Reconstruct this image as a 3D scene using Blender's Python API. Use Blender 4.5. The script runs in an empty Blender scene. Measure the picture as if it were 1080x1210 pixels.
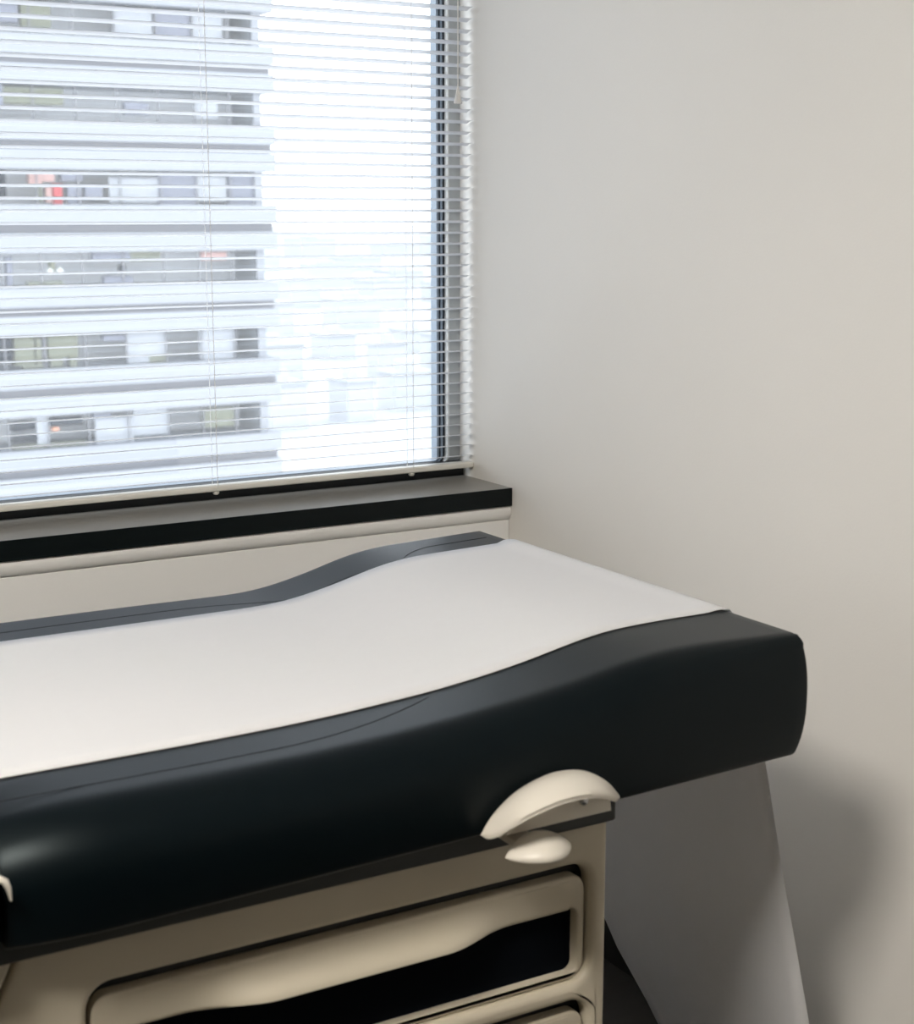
import bpy, bmesh, math, random
import numpy as np
from mathutils import Vector, Matrix

scene = bpy.context.scene
COL = scene.collection
H = 1.36                      # eye height; z values below are relative to eye level unless noted
random.seed(7)

# ------------------------------------------------------------------ camera
cam_d = bpy.data.cameras.new('camera')
cam_d.sensor_fit = 'HORIZONTAL'; cam_d.sensor_width = 36.0
cam_d.lens = 36.0 * 1865.0 / 1080.0
cam_d.clip_start = 0.02; cam_d.clip_end = 6000
cam_d.dof.use_dof = True; cam_d.dof.focus_distance = 2.55; cam_d.dof.aperture_fstop = 9.0
cam = bpy.data.objects.new('camera', cam_d); COL.objects.link(cam)
cam.location = (0, 0, H)
cam.rotation_euler = (math.radians(90 - 10.8365), 0, math.radians(-30.5333))
scene.camera = cam

# ------------------------------------------------------------------ sky, window portal, exposure
world = bpy.data.worlds.new('overcast_sky'); scene.world = world; world.use_nodes = True
bg = world.node_tree.nodes['Background']
bg.inputs[0].default_value = (0.90, 0.945, 1.0, 1); bg.inputs[1].default_value = 3.0
pl = bpy.data.lights.new('window_portal', 'AREA'); pl.shape = 'RECTANGLE'; pl.size = 2.25; pl.size_y = 1.55
pl.cycles.is_portal = True
po = bpy.data.objects.new('window_portal', pl); COL.objects.link(po)
po.location = (0.48, 2.80, H + 0.27); po.rotation_euler = (math.radians(-90), 0, 0)
LAMP = 74.0
LAMP_COL = (1.0, 0.935, 0.84)
vs = scene.view_settings
vs.view_transform = 'Standard'; vs.look = 'None'; vs.exposure = 0.19; vs.gamma = 1.0; vs.use_curve_mapping = False

# ------------------------------------------------------------------ materials
def mat(name, col, rough=0.5, noise=0.0, nscale=40.0, bump=0.0, bscale=200.0, metal=0.0, spec=0.5, emit=None, trans=None, coat=0.0, tint=None):
    m = bpy.data.materials.new(name); m.use_nodes = True
    nt = m.node_tree; b = nt.nodes['Principled BSDF']
    b.inputs['Base Color'].default_value = (*col, 1); b.inputs['Roughness'].default_value = rough
    b.inputs['Metallic'].default_value = metal; b.inputs['Specular IOR Level'].default_value = spec
    b.inputs['Coat Weight'].default_value = coat
    if tint: b.inputs['Specular Tint'].default_value = (*tint, 1)
    tc = nt.nodes.new('ShaderNodeTexCoord')
    if noise > 0:
        n = nt.nodes.new('ShaderNodeTexNoise'); n.inputs['Scale'].default_value = nscale; n.inputs['Detail'].default_value = 4
        nt.links.new(tc.outputs['Object'], n.inputs['Vector'])
        r = nt.nodes.new('ShaderNodeMapRange'); r.inputs[3].default_value = 1 - noise; r.inputs[4].default_value = 1 + noise
        nt.links.new(n.outputs['Fac'], r.inputs[0])
        mx = nt.nodes.new('ShaderNodeVectorMath'); mx.operation = 'SCALE'
        mx.inputs[0].default_value = col
        nt.links.new(r.outputs[0], mx.inputs['Scale']); nt.links.new(mx.outputs[0], b.inputs['Base Color'])
    if bump > 0:
        n2 = nt.nodes.new('ShaderNodeTexNoise'); n2.inputs['Scale'].default_value = bscale; n2.inputs['Detail'].default_value = 3
        nt.links.new(tc.outputs['Object'], n2.inputs['Vector'])
        bp = nt.nodes.new('ShaderNodeBump'); bp.inputs['Strength'].default_value = bump; bp.inputs['Distance'].default_value = 0.002
        nt.links.new(n2.outputs['Fac'], bp.inputs['Height']); nt.links.new(bp.outputs['Normal'], b.inputs['Normal'])
    if emit:
        b.inputs['Emission Color'].default_value = (*emit[0], 1); b.inputs['Emission Strength'].default_value = emit[1]
    if trans:
        out = nt.nodes['Material Output']
        t = nt.nodes.new('ShaderNodeBsdfTranslucent'); t.inputs['Color'].default_value = (*col, 1)
        mix = nt.nodes.new('ShaderNodeMixShader'); mix.inputs[0].default_value = trans
        nt.links.new(b.outputs[0], mix.inputs[1]); nt.links.new(t.outputs[0], mix.inputs[2])
        nt.links.new(mix.outputs[0], out.inputs['Surface'])
    return m

def glass_mat(name, tint, refl):
    m = bpy.data.materials.new(name); m.use_nodes = True; nt = m.node_tree; nt.nodes.clear()
    out = nt.nodes.new('ShaderNodeOutputMaterial'); t = nt.nodes.new('ShaderNodeBsdfTransparent'); g = nt.nodes.new('ShaderNodeBsdfGlossy')
    t.inputs[0].default_value = (*tint, 1); g.inputs['Roughness'].default_value = 0.02
    mix = nt.nodes.new('ShaderNodeMixShader'); mix.inputs[0].default_value = refl
    nt.links.new(t.outputs[0], mix.inputs[1]); nt.links.new(g.outputs[0], mix.inputs[2]); nt.links.new(mix.outputs[0], out.inputs[0])
    return m

M = dict(
    wall=mat('painted_wall', (0.83, 0.81, 0.775), 0.75, 0.02, 3.0, 0.10, 260),
    wall_cream=mat('enclosure_paint', (0.93, 0.925, 0.915), 0.45, 0.015, 8, 0.05, 300),
    wall_beige=mat('beige_wall_paint', (0.42, 0.37, 0.29), 0.75, 0.02, 3.0, 0.10, 260),
    ceiling=mat('ceiling_paint', (0.82, 0.81, 0.78), 0.9, 0.02, 10),
    floor=mat('dark_floor', (0.035, 0.033, 0.032), 0.5, 0.25, 30, 0.1, 120),
    base=mat('black_baseboard', (0.012, 0.013, 0.014), 0.5, 0.1, 30),
    sill=mat('black_laminate', (0.004, 0.0075, 0.0085), 0.45, 0.15, 300, 0.03, 400, spec=0.2),
    silltop=mat('laminate_painted_sheen', (0.24, 0.23, 0.21), 0.34, 0.06, 90, 0.03, 400, spec=0.7),  # reflected brightness on the black sill top, put into a grey base colour
    curb=mat('black_aluminium', (0.003, 0.005, 0.007), 0.6, 0.1, 50),
    frame=mat('grey_frame', (0.40, 0.42, 0.43), 0.5, 0.03, 40),
    bead=mat('blue_grey_bead', (0.25, 0.30, 0.36), 0.4, 0.03, 40),
    gasket=mat('black_gasket', (0.008, 0.012, 0.02), 0.6, 0.1, 50),
    palebead=mat('pale_bead', (0.72, 0.73, 0.72), 0.5, 0.02, 40),
    glass=glass_mat('window_glass', (0.97, 0.985, 0.99), 0.06),
    slat=mat('white_slat', (0.66, 0.665, 0.69), 0.38, 0.01, 20),
    rail=mat('cream_rail', (0.80, 0.79, 0.74), 0.4, 0.01, 20),
    cord=mat('white_cord', (0.85, 0.84, 0.82), 0.8, 0.05, 900),
    vinyl=mat('navy_black_vinyl', (0.0012, 0.0035, 0.0050), 0.38, 0.12, 60, 0.05, 700, spec=0.40, tint=(0.34, 0.40, 0.42)),
    thread=mat('dark_seam', (0.004, 0.006, 0.009), 0.7, 0.1, 400),
    paper=mat('white_paper', (0.915, 0.92, 0.945), 0.9, 0.012, 60, 0.12, 45, trans=0.28, spec=0.1),
    beige=mat('beige_enamel', (0.53, 0.48, 0.385), 0.42, 0.02, 12, 0.04, 500),
    beige_dk=mat('beige_plastic', (0.72, 0.68, 0.61), 0.4, 0.02, 20, 0.03, 400),
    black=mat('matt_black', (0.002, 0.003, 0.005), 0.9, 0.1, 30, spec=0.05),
    dark=mat('charcoal_plastic', (0.025, 0.028, 0.028), 0.55, 0.1, 40),
    steel=mat('steel', (0.55, 0.56, 0.57), 0.25, 0.03, 80, metal=1.0),
    lampframe=mat('white_metal', (0.8, 0.8, 0.78), 0.4, 0.01, 20),
    diffuser=mat('lamp_diffuser', (0.9, 0.88, 0.85), 0.6, 0.01, 20, emit=(LAMP_COL, LAMP)),
    bwhite=mat('white_concrete', (0.30, 0.31, 0.335), 0.8, 0.04, 0.6),
    bgroove=mat('grey_concrete', (0.25, 0.252, 0.27), 0.8, 0.04, 0.6),
    binner=mat('interior_wall', (0.80, 0.785, 0.79), 0.8, 0.05, 0.8),
    bglass=glass_mat('far_glass', (0.93, 0.94, 0.95), 0.050),
    curtain=mat('white_curtain', (0.46, 0.46, 0.48), 0.9, 0.03, 5),
    navy=mat('navy_cloth', (0.004, 0.009, 0.02), 0.8, 0.2, 5, spec=0.1),
    olive=mat('olive_cloth', (0.20, 0.20, 0.135), 0.8, 0.25, 4),
    red=mat('red_cloth', (0.55, 0.07, 0.075), 0.8, 0.2, 5),
    pink=mat('pink_cloth', (0.58, 0.34, 0.30), 0.8, 0.2, 5),
    greyv=mat('violet_grey_cloth', (0.24, 0.24, 0.29), 0.8, 0.2, 5),
    orange=mat('orange_cloth', (0.85, 0.40, 0.25), 0.8, 0.2, 5),
    whitelamp=mat('white_globe', (0.95, 0.95, 0.85), 0.5, 0.02, 5),
    ground=mat('haze_pale_ground', (0.40, 0.415, 0.44), 0.9, 0.25, 0.012),  # distant haze is put into the ground and city base colours
    city=mat('haze_pale_render', (0.50, 0.51, 0.535), 0.85, 0.1, 0.05),
    cityroof=mat('haze_pale_roof', (0.42, 0.43, 0.445), 0.9, 0.1, 0.1),
    citywin=mat('haze_grey_window_band', (0.51, 0.53, 0.56), 0.4, 0.1, 0.3),
)

# ------------------------------------------------------------------ helpers
def link(o, parent=None):
    COL.objects.link(o)
    if parent is not None:
        o.parent = parent
        if parent.type == 'EMPTY':
            o.matrix_parent_inverse = Matrix.Translation(-Vector(parent.location))
    return o

def mobj(name, verts, faces, m, parent=None, smooth=False, autos=None):
    me = bpy.data.meshes.new(name)
    me.from_pydata([(v[0], v[1], v[2] + H) for v in verts], [], faces)
    bm = bmesh.new(); bm.from_mesh(me); bmesh.ops.recalc_face_normals(bm, faces=bm.faces); bm.to_mesh(me); bm.free()
    if smooth:
        for p in me.polygons: p.use_smooth = True
        if autos is not None:
            me.set_sharp_from_angle(angle=math.radians(autos))
    me.materials.append(M[m])
    return link(bpy.data.objects.new(name, me), parent)

def thing(name, label, cat, loc, group=None, kind=None):
    e = bpy.data.objects.new(name, None); e.empty_display_size = 0.05
    e.location = (loc[0], loc[1], loc[2] + H); COL.objects.link(e)
    return tag(e, label, cat, group, kind)

def tag(o, label=None, cat=None, group=None, kind=None):
    if label: o['label'] = label
    if cat: o['category'] = cat
    if group: o['group'] = group
    if kind: o['kind'] = kind
    return o

def rbox_data(x0, x1, y0, y1, z0, z1, r, nx=1, ny=1, nz=1, rs=3, deform=None):
    """box with rounded edges as a welded grid"""
    def axis(a, b, n):
        if r <= 0: return list(np.linspace(a, b, n + 1))
        e = [r * (1 - math.tan(math.pi / 4 * (1 - i / rs))) for i in range(rs)]
        return [a + t for t in e] + list(np.linspace(a + r, b - r, n + 1)) + [b - t for t in reversed(e)]
    X, Y, Z = axis(x0, x1, nx), axis(y0, y1, ny), axis(z0, z1, nz)
    verts, idx, faces = [], {}, []
    def V(p):
        q = (min(max(p[0], x0 + r), x1 - r), min(max(p[1], y0 + r), y1 - r), min(max(p[2], z0 + r), z1 - r))
        d = Vector(p) - Vector(q)
        if r > 0 and d.length > 1e-9: p = tuple(Vector(q) + d.normalized() * r)
        k = tuple(round(c, 6) for c in p)
        if k not in idx:
            idx[k] = len(verts); verts.append(tuple(p))
        return idx[k]
    def grid(A, B, f):
        for i in range(len(A) - 1):
            for j in range(len(B) - 1):
                q = [V(f(A[i], B[j])), V(f(A[i + 1], B[j])), V(f(A[i + 1], B[j + 1])), V(f(A[i], B[j + 1]))]
                q = list(dict.fromkeys(q))
                if len(q) > 2: faces.append(q)
    for z in (z0, z1): grid(X, Y, lambda a, b: (a, b, z))
    for y in (y0, y1): grid(X, Z, lambda a, b: (a, y, b))
    for x in (x0, x1): grid(Y, Z, lambda a, b: (x, a, b))
    if deform: verts = [deform(*v) for v in verts]
    return verts, faces

def box(name, x0, x1, y0, y1, z0, z1, m, parent=None, r=0.0, rs=2, **k):
    v, f = rbox_data(x0, x1, y0, y1, z0, z1, r, rs=rs, **k)
    return mobj(name, v, f, m, parent, smooth=r > 0, autos=50 if r > 0 else None)

def tube(name, pts, rad, m, parent=None, n=8):
    """round bar through pts; rad a number or one per point"""
    pts = [Vector(p) for p in pts]; rad = rad if isinstance(rad, (list, tuple)) else [rad] * len(pts)
    verts, faces = [], []
    for i, p in enumerate(pts):
        t = (pts[min(i + 1, len(pts) - 1)] - pts[max(i - 1, 0)]).normalized()
        a = t.cross(Vector((0, 0, 1)) if abs(t.z) < 0.9 else Vector((1, 0, 0))).normalized(); b = t.cross(a)
        for k in range(n):
            w = 2 * math.pi * k / n
            verts.append(tuple(p + (a * math.cos(w) + b * math.sin(w)) * rad[i]))
    for i in range(len(pts) - 1):
        for k in range(n):
            faces.append([i * n + k, i * n + (k + 1) % n, (i + 1) * n + (k + 1) % n, (i + 1) * n + k])
    faces.append(list(range(n))); faces.append([(len(pts) - 1) * n + k for k in range(n)])
    return mobj(name, verts, faces, m, parent, smooth=True, autos=60)

def rrect(x0, x1, z0, z1, r, n=8):
    out = []
    for cx, cz, a0 in ((x1 - r, z1 - r, 0), (x0 + r, z1 - r, 90), (x0 + r, z0 + r, 180), (x1 - r, z0 + r, 270)):
        for k in range(n + 1):
            a = math.radians(a0 + 90 * k / n); out.append((cx + r * math.cos(a), cz + r * math.sin(a)))
    return out

def plate(name, outer, holes, yf, thick, m, parent=None, bev=0.004, seg=3):
    """flat plate in the x-z plane with holes, front face at y = yf, edges rounded"""
    cu = bpy.data.curves.new(name, 'CURVE'); cu.dimensions = '2D'; cu.fill_mode = 'BOTH'; cu.extrude = thick / 2
    for ring in [outer] + holes:
        s = cu.splines.new('POLY'); s.points.add(len(ring) - 1); s.use_cyclic_u = True
        for i, (a, b) in enumerate(ring): s.points[i].co = (a, b, 0, 1)
    co = bpy.data.objects.new(name, cu); COL.objects.link(co)
    me = bpy.data.meshes.new_from_object(co.evaluated_get(bpy.context.evaluated_depsgraph_get()))
    bpy.data.objects.remove(co); bpy.data.curves.remove(cu)
    bm = bmesh.new(); bm.from_mesh(me)
    bmesh.ops.remove_doubles(bm, verts=bm.verts, dist=1e-6)
    for v in bm.verts:
        x, y, z = v.co; v.co = (x, yf + thick / 2 - z, y + H)
    bmesh.ops.recalc_face_normals(bm, faces=bm.faces)
    if bev > 0:
        ed = [e for e in bm.edges if len(e.link_faces) == 2 and e.calc_face_angle() > math.radians(60)
              and all(v.co.y < yf + 1e-5 for v in e.verts)]
        bmesh.ops.bevel(bm, geom=ed, offset=bev, segments=seg, profile=0.5, affect='EDGES', clamp_overlap=False)
    bm.to_mesh(me); bm.free()
    for p in me.polygons: p.use_smooth = True
    me.set_sharp_from_angle(angle=math.radians(35))
    me.materials.clear(); me.materials.append(M[m])
    me.name = name
    return link(bpy.data.objects.new(name, me), parent)

# ------------------------------------------------------------------ room shell
XW = 1.62                     # right wall
FL, CE = -H, 1.25             # floor, ceiling
XL, YB = -2.8, -2.6           # far left wall, wall behind the camera
YW = 2.735                    # face of the window frame
def struct(o, label, cat): return tag(o, label, cat, kind='structure')
struct(box('floor', XL - .1, XW + .1, YB - .1, 3.0, FL - .08, FL, 'floor'), 'dark floor barely seen beneath the examination table', 'floor')
struct(box('ceiling', XL - .1, XW + .1, YB - .1, 3.0, CE, CE + .08, 'ceiling'), 'white ceiling above the examination room', 'ceiling')
struct(box('wall_right', XW, XW + .1, YB, 2.77, FL, CE, 'wall'), 'plain off-white painted wall right of the window', 'wall')
struct(box('wall_left', XL - .1, XL, YB, 3.0, FL, CE, 'wall_beige'), 'beige painted wall on the far left side', 'wall')
struct(box('wall_front', XL, XW, YB - .1, YB, FL, CE, 'wall_beige'), 'beige painted wall behind the camera', 'wall')
wb = thing('wall_back', 'off-white wall around and below the window', 'wall', (0, 2.8, FL), kind='structure')
box('lower_wall', XL, XW, 2.72, 2.77, FL, -0.56, 'wall', wb)
box('upper_wall', XL, XW, 2.735, 2.77, 1.05, CE, 'wall', wb)
box('side_wall', XL, -0.66, 2.735, 2.77, -0.56, 1.05, 'wall', wb)
struct(box('baseboard_right', XW - .010, XW, YB, 2.53, FL, FL + .10, 'base', r=.003), 'black vinyl baseboard along the right wall', 'baseboard')

# window: frame rings, gaskets, one big pane
WX0, WX1, WZ0, WZ1 = -0.66, XW, -0.505, 1.05
win = thing('window_1', 'wide window with grey frame and black gaskets behind the blind', 'window', (0.48, 2.78, WZ0), kind='structure')
def ring(name, inset0, inset1, ya, yb, m, r=0.0):
    o = rrect(WX0 + inset0, WX1 - inset0, WZ0 + inset0 * .12, WZ1 - inset0, max(r, .0005), 4)
    h = rrect(WX0 + inset1, WX1 - inset1, WZ0 + inset1 * .12, WZ1 - inset1, max(r, .0005), 4)
    return plate(name, o, [h], ya, yb - ya, m, win, bev=0)
ring('frame', 0.0, 0.027, 2.735, 2.768, 'frame')
ring('glazing_bead', 0.027, 0.0305, 2.732, 2.745, 'palebead', .012)
ring('gasket', 0.027, 0.0365, 2.744, 2.768, 'gasket', .012)
ring('inner_bead', 0.0365, 0.0395, 2.741, 2.768, 'bead', .010)
ring('inner_gasket', 0.0395, 0.0430, 2.746, 2.768, 'gasket', .008)
ring('sash', 0.0430, 0.0480, 2.745, 2.768, 'bead', .006)
box('glass_pane', WX0 + .046, WX1 - .046, 2.760, 2.766, WZ0 + .004, WZ1 - .046, 'glass', win)

# black curb under the blind, the sill board and the enclosure below
struct(box('trim_1', XL, XW - .002, 2.716, 2.77, -0.530, -0.500, 'curb', r=.002), 'black metal curb under the bottom rail of the blind', 'trim')
sill = thing('window_sill', 'black laminate window sill board with its sheen painted grey on top', 'window sill', (0, 2.63, -0.563), kind='structure')
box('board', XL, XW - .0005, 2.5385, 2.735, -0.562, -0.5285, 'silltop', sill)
box('edge_band', XL, XW - .0004, 2.5355, 2.5385, -0.563, -0.5284, 'sill', sill)
enc = thing('radiator_cover', 'cream painted enclosure with rounded top moulding below the black sill', 'enclosure', (0.3, 2.62, FL))
box('front_panel', XL, XW - .001, 2.545, 2.715, FL, -0.592, 'wall_cream', enc, r=.002)
mv, mf = [], []
prof = [(2.548, -.5635), (2.541, -.5640), (2.5385, -.568), (2.5385, -.574), (2.539, -.580), (2.541, -.586), (2.5445, -.5905), (2.549, -.5925)]
for x in (XL, XW - .001):
    for y, z in prof: mv.append((x, y, z))
n = len(prof)
mf = [[i, i + 1, n + i + 1, n + i] for i in range(n - 1)] + [[n - 1, 0, n, 2 * n - 1], list(range(n)), [n + i for i in range(n)]]
mobj('top_moulding', mv, mf, 'wall_cream', enc, smooth=True, autos=60)

# ------------------------------------------------------------------ venetian blind
BX0, BX1 = -0.63, XW - .004
BY = 2.690                    # slat centre line
blind = thing('venetian_blind', 'white horizontal slat blind lowered over the whole window', 'blind', (0.5, BY, -0.51))
prof = []
SW, CR, TILT = 0.0250, 0.0017, math.radians(-10.5)
for i in range(7):
    s = -0.5 + i / 6; y = s * SW; z = CR * (1 - (2 * s) ** 2)
    prof.append((y, z))
under = [(y, z - .0003) for y, z in reversed(prof)]
ringp = [(y * math.cos(TILT) - z * math.sin(TILT), y * math.sin(TILT) + z * math.cos(TILT)) for y, z in prof + under]
n = len(ringp)
sv = [(x, BY + y, z - H) for x in (BX0, BX1) for y, z in ringp]
sf = [[i, (i + 1) % n, n + (i + 1) % n, n + i] for i in range(n)] + [list(range(n)), [n + i for i in range(n)]]
slat = mobj('slat', sv, sf, 'slat', None, smooth=True, autos=40)
PITCH = 0.0210
z = -0.4845
k = 0
slats_z = []
while z < 0.985:
    slats_z.append(z)
    o = slat if k == 0 else slat.copy()
    if k: COL.objects.link(o)
    o.parent = blind; o.matrix_parent_inverse = Matrix.Translation(-Vector(blind.location))
    o.location = (0, 0, z + H)
    z += PITCH; k += 1
ru = lambda y0, y1, z0, z1: None
box('bottom_rail', BX0, BX1 + .002, BY - .013, BY + .013, -0.5075, -0.4965, 'rail', blind, r=.003)
box('head_rail', BX0, BX1, BY - .014, BY + .018, 1.00, 1.035, 'rail', blind, r=.002)
for lx in (1.4800, 1.0700, 0.66, 0.25, -0.16, -0.50):
    tube('ladder_cord', [(lx, BY - .0135, -.500), (lx, BY - .0135, 1.01)], .0006, 'cord', blind, 5)
    tube('ladder_cord', [(lx + .0005, BY + .0135, -.500), (lx + .0005, BY + .0135, 1.01)], .0006, 'cord', blind, 5)
    tube('cord_plug', [(lx - .001, BY - .006, -.5135), (lx - .001, BY - .006, -.5115), (lx - .001, BY - .006, -.5075)], [.004, .006, .006], 'rail', blind, 10)
pc = tube('pull_cord', [(1.571, 2.660, 0.222), (1.5705, 2.660, 0.6), (1.570, 2.664, 1.005)], .0011, 'cord', blind, 6)
tube('tassel', [(1.571, 2.660, 0.228), (1.571, 2.660, 0.221), (1.571, 2.660, 0.212), (1.571, 2.660, 0.200), (1.571, 2.660, 0.198)], [.0022, .0034, .0052, .0082, .0074], 'cord', pc, 14)

# ------------------------------------------------------------------ examination table
table = thing('examination_table', 'padded black vinyl examination table on a beige drawer cabinet', 'table', (0.5, 1.72, FL))
PN = np.array([[-1, 0], [.55, 0], [.66, .0015], [.725, .004], [.83, .0105], [.9, .0178], [.966, .0275], [1.04, .0425], [1.087, .0492], [1.16, .0508], [1.4, .050]])
PF = np.array([[-1, 0], [.80, 0], [.86, .0005], [.904, .005], [.971, .019], [1.026, .0345], [1.08, .0435], [1.168, .0460], [1.27, .0490], [1.4, .049]])
xs = np.linspace(-.6, 1.4, 2001); kern = np.exp(-0.5 * (np.arange(-60, 61) / 22.0) ** 2); kern /= kern.sum()
def sm(P):
    a = np.interp(xs, P[:, 0], P[:, 1]); return np.convolve(np.pad(a, 60, mode='edge'), kern, 'valid')
HN, HF = sm(PN), sm(PF)
def hump(x, y):
    t = min(max((y - 1.4835) / (1.98 - 1.4835), -.2), 1.2)
    return float(np.interp(x, xs, HN)) * (1 - t) + float(np.interp(x, xs, HF)) * t
ZT, ZB = -0.5445, -0.655
def padform(x, y, z):
    s = (z - ZB) / (ZT - ZB)
    zb = -0.667 + (x - .32) * .0235
    # soft rolled near edge, broad at the foot and tight at the head
    Rr = float(np.interp(x, [.3, .60, .90, 1.12, 1.25], [.054, .050, .042, .030, .010]))
    q = None
    if y < 1.353 + Rr and z > ZT - .004: q = Rr + (y - 1.353)
    elif z > ZT - Rr and y < 1.353 + .004: q = z - (ZT - Rr)
    if q is not None:
        ph = max(0, min(1, q / (2 * Rr))) * math.pi / 2
        y = 1.353 + Rr - Rr * math.cos(ph); z = ZT - Rr + Rr * math.sin(ph)
    s = (z - ZB) / (ZT - ZB)
    zz = zb + s * ((ZT + hump(x, y)) - zb)
    b = 1 - (2 * s - 1) ** 2
    w = max(0, (x - 1.15) / .12) ** 3
    xx = x + .009 * (1 - abs(2 * s - 1) ** 3.5) * min(w, 1)
    e = max(0, 1 - (x - .326) / .11) if x > .32 else 0
    zz -= .016 * e * e * s * max(0, min(1, (1.47 - y) / .09))
    if y < 1.45: y += .016 * e * e * (1.45 - y) / .10
    cy = 1.715
    yy = y + (-.010 if y < cy else .010) * b * min(1, (abs(y - cy) / .36) ** 6)
    return xx, yy, zz
def pad(name, x0, x1, r):
    v, f = rbox_data(x0, x1, 1.353, 2.082, ZB, ZT, r, nx=70, ny=100, nz=24, rs=2, deform=padform)
    return mobj(name, v, f, 'vinyl', table, smooth=True)
p1 = pad('cushion', 0.326, 1.270, 0.004)
p2 = pad('foot_cushion', -0.36, 0.316, 0.004)
def seam(y_of, x0, x1, parent):
    pts = []
    for i in range(41):
        x = x0 + (x1 - x0) * i / 40; y = y_of(x)
        pts.append((x, y, ZT + hump(x, y) + .0000))
    tube('seam', pts, .0005, 'thread', parent, 6)
bend = lambda base, sgn, a, b: (lambda x: base + sgn * .05 * max(0, (x - a) / (b - a)) ** 2.2)
seam(bend(1.4255, 1, .62, .84), .335, .83, p1)
seam(bend(2.028, -1, .74, .90), .335, .90, p1)
seam(lambda x: 2.030 - .055 * max(0, (1.16 - x) / .09) ** 2 if x < 1.16 else 2.030, 1.075, 1.25, p1)
seam(lambda x: 1.985 - .012 * ((x - .98) / .05) ** 2 + .004, .93, 1.03, p1)
seam(lambda x: 1.4255, -.34, .305, p2)
seam(lambda x: 2.028, -.34, .305, p2)

# steel strap hook at the joint of the two cushions
tube('hinge_hook', [(.3090, 1.3430, -.5815), (.3160, 1.3395, -.5825), (.3225, 1.338, -.5865), (.3255, 1.338, -.594), (.3270, 1.338, -.606)], [.0030, .0034, .0034, .0026, .0010], 'beige_dk', table, 8)
# support tray under the cushions
box('support_tray', -.33, 1.03, 1.385, 2.05, -.690, -.664, 'dark', table, r=.004)
box('support_arm', 1.03, 1.24, 1.50, 1.95, -.672, -.652, 'dark', table, r=.004)

# cabinet
YC = 1.41
box('cabinet_body', -.26, 1.030, YC + .030, 2.03, -1.27, -.690, 'dark', table, r=.004)
box('side_panel', 1.024, 1.038, YC + .012, 2.035, -1.27, -.690, 'beige', table, r=.004)
box('plinth', -.20, 1.00, YC + .06, 2.00, FL, -1.27, 'black', table, r=.004)
DX0, DX1 = .418, 1.012
def dz(i): return -.763 - .171 * i
outer = [(1.038, -.690), (.353, -.690), (.2535, -.90), (.2535, -1.27), (1.038, -1.27)]
holes = [rrect(DX0 - .006, DX1 + .003, dz(i) - .131, dz(i) + .017, .028, 8) for i in range(3)]
plate('front_panel', outer, holes, YC, .022, 'beige', table, bev=.009, seg=4)
plate('end_panel', [(.348, -.690), (-.26, -.690), (-.26, -1.27), (.2485, -1.27), (.2485, -.902)], [], YC + .001, .022, 'beige', table, bev=.004)
def lip(parent, zt):
    """drawer pull: bulging lip over the dark hollow"""
    x0, x1 = .445, .990; nx, nz = 60, 10; verts, faces = [], []
    zb = zt - .040
    for i in range(nx + 1):
        x = x0 + (x1 - x0) * i / nx; c = .71
        d = abs(x - c); w = 1 if d < .10 else max(0, 1 - (d - .10) / .10); w = w * w * (3 - 2 * w)
        for j in range(nz + 1):
            t = j / nz; b = t * t * (3 - 2 * t)
            y = YD - .0005 - .027 * w * b
            verts.append((x, y, zt - .006 + (zb - zt + .006) * t))
        verts.append((x, YD + .003 - .024 * w, zb - .003))
        verts.append((x, YD + .008 - .018 * w, zb + .001))
        verts.append((x, YD + .012, zt - .006))
    m_ = nz + 4
    for i in range(nx):
        for j in range(m_):
            a, b = i * m_ + j, i * m_ + (j + 1) % m_
            faces.append([a, b, b + m_, a + m_])
    faces.append(list(range(m_))); faces.append([nx * m_ + j for j in range(m_)])
    mobj('pull_lip', verts, faces, 'beige', parent, smooth=True, autos=60)
YD = YC + .010
for i in range(3):
    zt = dz(i)
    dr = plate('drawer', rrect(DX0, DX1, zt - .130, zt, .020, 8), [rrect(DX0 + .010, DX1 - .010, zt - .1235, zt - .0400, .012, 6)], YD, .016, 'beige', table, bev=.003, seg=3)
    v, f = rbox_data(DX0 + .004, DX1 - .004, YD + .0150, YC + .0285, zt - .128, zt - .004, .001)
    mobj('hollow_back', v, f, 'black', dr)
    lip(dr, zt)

# crescent hand grip and the small lever below it
A = [(.8190, -.6460), (.8288, -.6299), (.8445, -.6161), (.8624, -.6055), (.8870, -.5972), (.9142, -.5935), (.9476, -.5985), (.9761, -.6145), (.9960, -.6350)]
B = [(.8205, -.6475, 1.336), (.8290, -.6435, 1.322), (.8420, -.6300, 1.308), (.8622, -.6225, 1.303), (.8942, -.6159, 1.301), (.9268, -.6157, 1.302), (.9546, -.6212, 1.306), (.9770, -.6310, 1.316), (.9970, -.6395, 1.335)]
def spline(P, n):
    P = [Vector(p) for p in P]; out = []
    for i in range(n + 1):
        t = i / n * (len(P) - 1); k = min(int(t), len(P) - 2); u = t - k
        p0, p1_, p2_, p3 = P[max(k - 1, 0)], P[k], P[k + 1], P[min(k + 2, len(P) - 1)]
        out.append(0.5 * (2 * p1_ + (p2_ - p0) * u + (2 * p0 - 5 * p1_ + 4 * p2_ - p3) * u * u + (3 * p1_ - p0 - 3 * p2_ + p3) * u ** 3))
    return out
SA = spline([(a, 1.337, b) for a, b in A], 40); SB = spline([(a * (1 - q), c - 1.3 * q, b * (1 - q) + .45 * q) for (a, b, c), q in zip(B, (0, .004, .008, .011, .012, .011, .008, .004, 0))], 40)
gv, gf = [], []; NQ = 8
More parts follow.
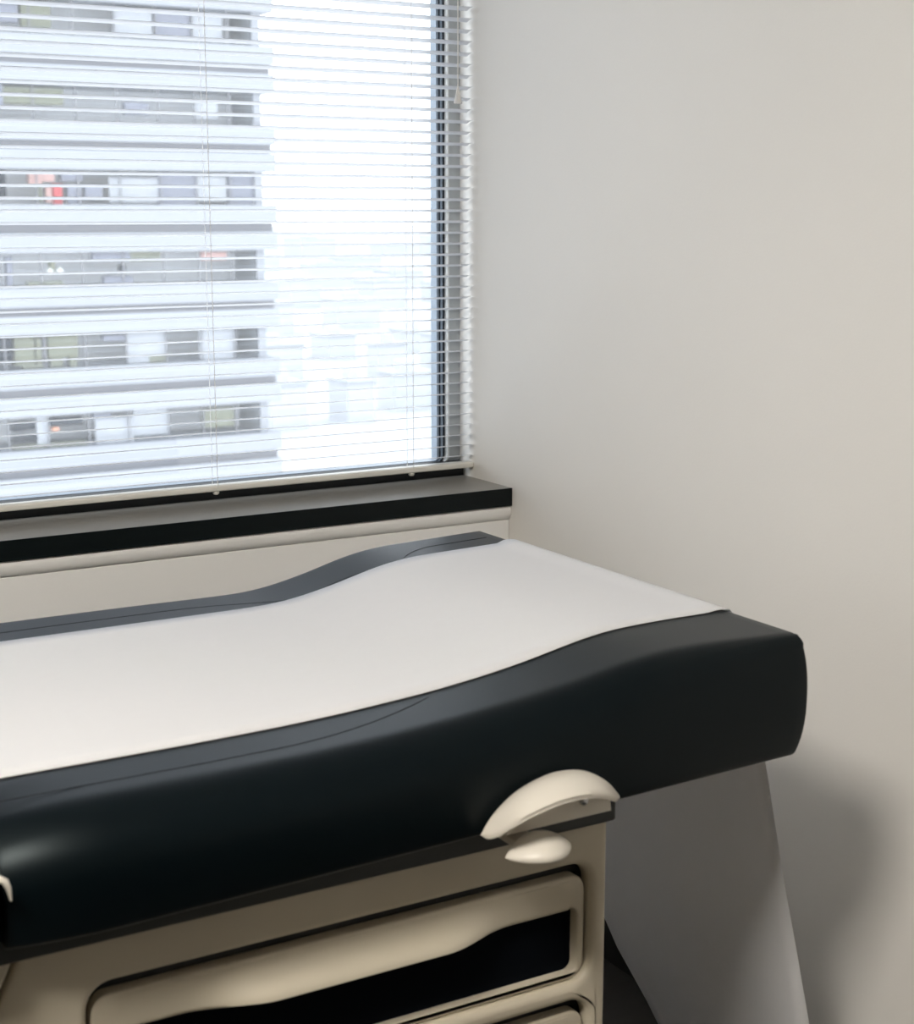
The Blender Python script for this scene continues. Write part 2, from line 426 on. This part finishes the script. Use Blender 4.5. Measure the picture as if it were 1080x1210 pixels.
for a, b in zip(SA, SB):
    d = b - a; L = d.length
    nrm = Vector((0, d.z, -d.y)); nrm = nrm.normalized() if nrm.length > 1e-6 else Vector((0, -1, 0))
    if nrm.y > 0: nrm = -nrm
    for q in range(NQ + 1):
        t = q / NQ; gv.append(tuple(a + d * t + nrm * (.55 * L * t * (1 - t))))
    rimd = min(.0035, .25 * L + .0008)
    gv.append(tuple(b - nrm * rimd * .6 + Vector((0, .001, -.002)) * min(1, L / .02)))
    gv.append(tuple(b - nrm * rimd * 1.6)); gv.append(tuple(a + d * .5 - nrm * rimd)); gv.append(tuple(a + Vector((0, .002, -.001)) - nrm * rimd))
m_ = NQ + 5
for i in range(len(SA) - 1):
    for j in range(m_):
        a, b = i * m_ + j, i * m_ + (j + 1) % m_
        gf.append([a, b, b + m_, a + m_])
gf.append(list(range(m_))); gf.append([(len(SA) - 1) * m_ + j for j in range(m_)])
grip = mobj('hand_grip', gv, gf, 'beige_dk', table, smooth=True, autos=70)
plate('backing_plate', [(.850, -.654), (.868, -.622), (.895, -.606), (.930, -.602), (.962, -.611), (.985, -.630), (.988, -.6535)], [], 1.3375, .060, 'beige_dk', grip, bev=.002)
tube('screw', [(.949, 1.3378, -.6335), (.949, 1.3345, -.6335), (.949, 1.3335, -.6335)], [.0052, .0052, .0034], 'steel', grip, 10)
# leaf shaped lever
lv, lf = [], []; NS, NR = 24, 16
for i in range(NS + 1):
    t = i / NS; s = math.sin(math.pi * t) ** .75 if 0 < t < 1 else 0.0
    cx = .8398 + .0826 * t; cz = -.6716 + .008 * math.sin(math.pi * t) + .0005 * t
    for k in range(NR):
        w = 2 * math.pi * k / NR
        lv.append((cx, 1.312 - .024 * s * math.cos(w) + .012 * (1 - s), cz + .0105 * s * math.sin(w) - .006 * s * math.cos(w)))
for i in range(NS):
    for k in range(NR):
        lf.append([i * NR + k, i * NR + (k + 1) % NR, (i + 1) * NR + (k + 1) % NR, (i + 1) * NR + k])
lever = mobj('release_lever', lv, lf, 'beige_dk', table, smooth=True)
box('lever_stem', .868, .896, 1.318, 1.412, -.6765, -.6675, 'beige_dk', lever, r=.002)

# ------------------------------------------------------------------ paper over the cushion, hanging over its end
path = []
for x in np.linspace(-.355, 1.238, 110): path.append((float(x), None))
path += [(1.250, -.4925), (1.262, -.4925), (1.2725, -.4945), (1.2800, -.502), (1.286, -.520), (1.294, -.550), (1.311, -.600), (1.3245, -.650), (1.343, -.718), (1.362, -.800), (1.382, -.890), (1.405, -.990), (1.431, -1.100), (1.453, -1.190), (1.474, -1.270), (1.490, -1.335), (1.505, -1.356), (1.54, -1.3585)]
pv, pf = [], []; NY = 16
rnd = random.Random(3)
for i, (x, z) in enumerate(path):
    for j in range(NY + 1):
        t = j / NY; y0, y1 = 1.4835, 1.98
        if z is None:
            y = y0 + (y1 - y0) * t; pv.append((x, y, ZT + hump(x, y) + .0012))
        else:
            k_ = max(0, (-z - 1.13) / .20)
            yy1 = y1 - .125 * min(k_, 1.2)
            y = y0 + (yy1 - y0) * t
            drop = max(0, min(1, (-z - .6) / .5))
            dx = drop * (.006 * math.sin(9 * t + 5 * z) + .003 * math.sin(21 * t - 13 * z))
            pv.append((x + dx * (1 if z > -1.3 else .3), y, z + .0012))
for i in range(len(path) - 1):
    for j in range(NY):
        a = i * (NY + 1) + j
        pf.append([a, a + 1, a + NY + 2, a + NY + 1])
paper = mobj('exam_paper', pv, pf, 'paper', None, smooth=True)
so = paper.modifiers.new('thickness', 'SOLIDIFY'); so.thickness = .0004; so.offset = 1
tag(paper, 'white paper strip spread over the black cushion and hanging off its end', 'paper')

# ------------------------------------------------------------------ ceiling lamps (outside the view, they light the room)
def ceiling_lamp(x, y, label):
    l = thing('ceiling_light', label, 'light', (x, y, CE), group='recessed ceiling light panels')
    plate_ = box('diffuser', x - .28, x + .28, y - .28, y + .28, CE - .012, CE - .004, 'diffuser', l)
    for (a, b, c, d) in ((-.31, -.28, -.31, .31), (.28, .31, -.31, .31), (-.28, .28, -.31, -.28), (-.28, .28, .28, .31)):
        box('frame_bar', x + a, x + b, y + c, y + d, CE - .018, CE, 'lampframe', l, r=.002)
ceiling_lamp(-.62, .40, 'warm white square ceiling light panel above the table side of the room')

# ------------------------------------------------------------------ outside: apartment tower
bld = thing('apartment_building', 'pale high-rise with white balcony bands and recessed window strips', 'building', (20, 62, -48))
YF = 60.0
PER, G0, GH = 3.10, 1.50, 1.30
XR, XRG, XBL = 26.92, 26.45, 8.0
px = lambda u: 15.694 + u * (26.918 - 15.694) / 328.0
box('core_wall', XBL, XRG - .3, YF + 2.6, YF + 14, -48, 30, 'binner', bld)
box('corner_pier', XRG - .35, XRG, YF + .35, YF + 13.8, -48, 30, 'bwhite', bld)
proto = None
for k in range(-9, 15):
    gt = G0 - PER * k; gb = gt - GH                # top / bottom of this floor's glazing
    nb = gt - PER                                  # top of the glazing below
    mid = (gb + nb) / 2
    if proto is None:
        proto = [box('spandrel', XBL, XR, YF, YF + 13.9, mid + .17 - mid, gb - mid, 'bwhite', bld, r=.03, rs=1),
                 box('groove', XBL, XR - .10, YF + .30, YF + 13.6, -.17, .17, 'bgroove', bld),
                 box('spandrel', XBL, XR, YF, YF + 13.9, nb - mid, -.17, 'bwhite', bld, r=.03, rs=1)]
        for o in proto: o.location.z = mid
    else:
        for o in proto:
            c = o.copy(); COL.objects.link(c); c.location.z = mid
bays = [-220, -150, -90, -40, 0, 45, 92, 140, 188, 232, 274, 318]
for k in range(-3, 5):
    gt = G0 - PER * k; gb = gt - GH
    for a, b in zip(bays[:-1], bays[1:]):
        box('window_pane', px(a) + .03, min(px(b), XRG - .36) - .03, YF + .40, YF + .43, gb, gt, 'bglass', bld)
        box('mullion', px(a) - .025, px(a) + .025, YF + .39, YF + .45, gb, gt, 'bgroove', bld)
# what stands behind the panes: curtains, furniture, lamps (floor, from px, to px, low, high, material)
items = [
 (2, 142, 190, 0, 1, 'curtain'), (2, 230, 275, 0, 1, 'curtain'), (2, -10, 9, .25, 1, 'navy'), (2, 12, 34, .1, .95, 'olive'), (2, 36, 42, .1, .9, 'olive'),
 (2, 50, 84, .3, .95, 'olive'), (2, 52, 66, 0, .3, 'olive'), (2, 74, 82, 0, .3, 'olive'), (2, 20, 44, 0, .1, 'olive'), (2, 114, 140, .72, .9, 'greyv'), (2, 168, 190, 0, .22, 'olive'),
 (1, 57, 62, .45, .75, 'olive'), (1, 30, 70, 0, .16, 'olive'), (1, 138, 144, .4, .6, 'navy'), (1, 8, 14, 0, .9, 'greyv'), (1, 105, 150, .72, .98, 'greyv'), (1, 150, 186, .70, 1, 'olive'), (1, 118, 152, 0, .26, 'greyv'), (1, 236, 268, .7, .95, 'pink'),
 (0, 5, 12, .2, .98, 'navy'), (0, 38, 52, .55, .92, 'pink'), (0, 64, 74, .0, .60, 'red'), (0, 52, 66, .66, .92, 'pink'), (0, 74, 98, .68, .92, 'greyv'), (0, 48, 51, .05, .6, 'olive'), (0, 56, 62, .05, .5, 'pink'), (0, 80, 96, .02, .55, 'greyv'), (0, 100, 120, .15, .55, 'greyv'), (0, 186, 232, 0, .95, 'greyv'), (0, 272, 316, .0, .9, 'greyv'), (0, 128, 186, .05, .8, 'curtain'), (0, 232, 270, .1, .85, 'curtain'),
 (3, 4, 31, .56, .82, 'navy'), (3, 4, 33, .22, .40, 'navy'), (3, 48, 86, .64, .88, 'navy'), (3, 98, 120, .76, .92, 'greyv'), (3, 50, 58, .48, .60, 'orange'), (3, 4, 90, 0, .12, 'olive'), (3, 146, 190, .15, 1, 'curtain'), (3, 100, 146, 0, .75, 'curtain'), (3, 234, 272, .25, .85, 'olive'), (3, 32, 46, .1, 1, 'curtain'),
 (-1, 0, 14, .3, 1, 'greyv'), (-1, 14, 80, .45, .92, 'olive'), (-1, 150, 178, .25, .6, 'greyv'), (-1, 232, 262, .2, .7, 'curtain'),
 (-2, -10, 34, .3, .8, 'greyv'), (-2, 38, 70, .2, .85, 'olive'), (-2, 190, 230, .1, .9, 'greyv'), (-2, 140, 186, .1, .9, 'curtain'), (-2, 232, 270, .1, .95, 'curtain'),
]
for k, a, b, lo, hi, m_ in items:
    gb = G0 - PER * k - GH
    name = 'curtain' if m_ == 'curtain' else 'room_furniture'
    y0 = YF + (.52 if m_ == 'curtain' else .50)
    box(name, px(a), px(b), y0, y0 + (.08 if m_ == 'curtain' else .40), gb + lo * GH, gb + hi * GH, m_, bld, r=.02, rs=1)
for u in (57, 68):
    c = (px(u), YF + .62, G0 - PER - GH + .60)
    vv, ff = [], []
    tube('globe_lamp', [(c[0], c[1], c[2] + .14 * math.cos(math.pi * t / 8)) for t in range(9)], [max(.012, .14 * math.sin(math.pi * t / 8)) for t in range(9)], 'whitelamp', bld, 12)

# ------------------------------------------------------------------ outside: ground and far city blocks, haze put into their pale colours
GZ = -48.0
struct(box('ground', -1500, 3000, 80, 4500, GZ - 1, GZ, 'ground'), 'pale hazy ground far below the window', 'ground')
rc = random.Random(11)
cnt = 0
for row, dist in enumerate((330, 400, 480, 590, 720, 900, 1150, 1500)):
    w = dist * .055
    for c in range(6):
        ratio = .36 + .40 * (c + .5 + (row % 3) / 3 - .33 + rc.uniform(-.15, .15)) / 6
        x = dist * ratio; y = dist * rc.uniform(.97, 1.03)
        bw, bd, bh = w * rc.uniform(.35, .62), w * rc.uniform(.3, .6), rc.uniform(5, 11) * (1 + row * .12)
        t = thing('city_block', 'small pale low-rise block in the hazy city below the window', 'building', (x, y, GZ), group='far low-rise city blocks')
        box('walls', x - bw / 2, x + bw / 2, y - bd / 2, y + bd / 2, GZ, GZ + bh, 'city', t)
        box('roof', x - bw / 2 - .4, x + bw / 2 + .4, y - bd / 2 - .4, y + bd / 2 + .4, GZ + bh, GZ + bh + .7, 'cityroof', t)
        box('roof_room', x - bw * .2, x + bw * .12, y - bd * .2, y + bd * .2, GZ + bh + .7, GZ + bh + 3.2, 'city', t)
        for s in range(int(bh // 3.2)):
            box('window_band', x - bw * .46, x + bw * .46, y - bd / 2 - .08, y - bd / 2 + .1, GZ + 1.2 + 3.2 * s, GZ + 2.6 + 3.2 * s, 'citywin', t)
        cnt += 1
bpy.context.view_layer.update()
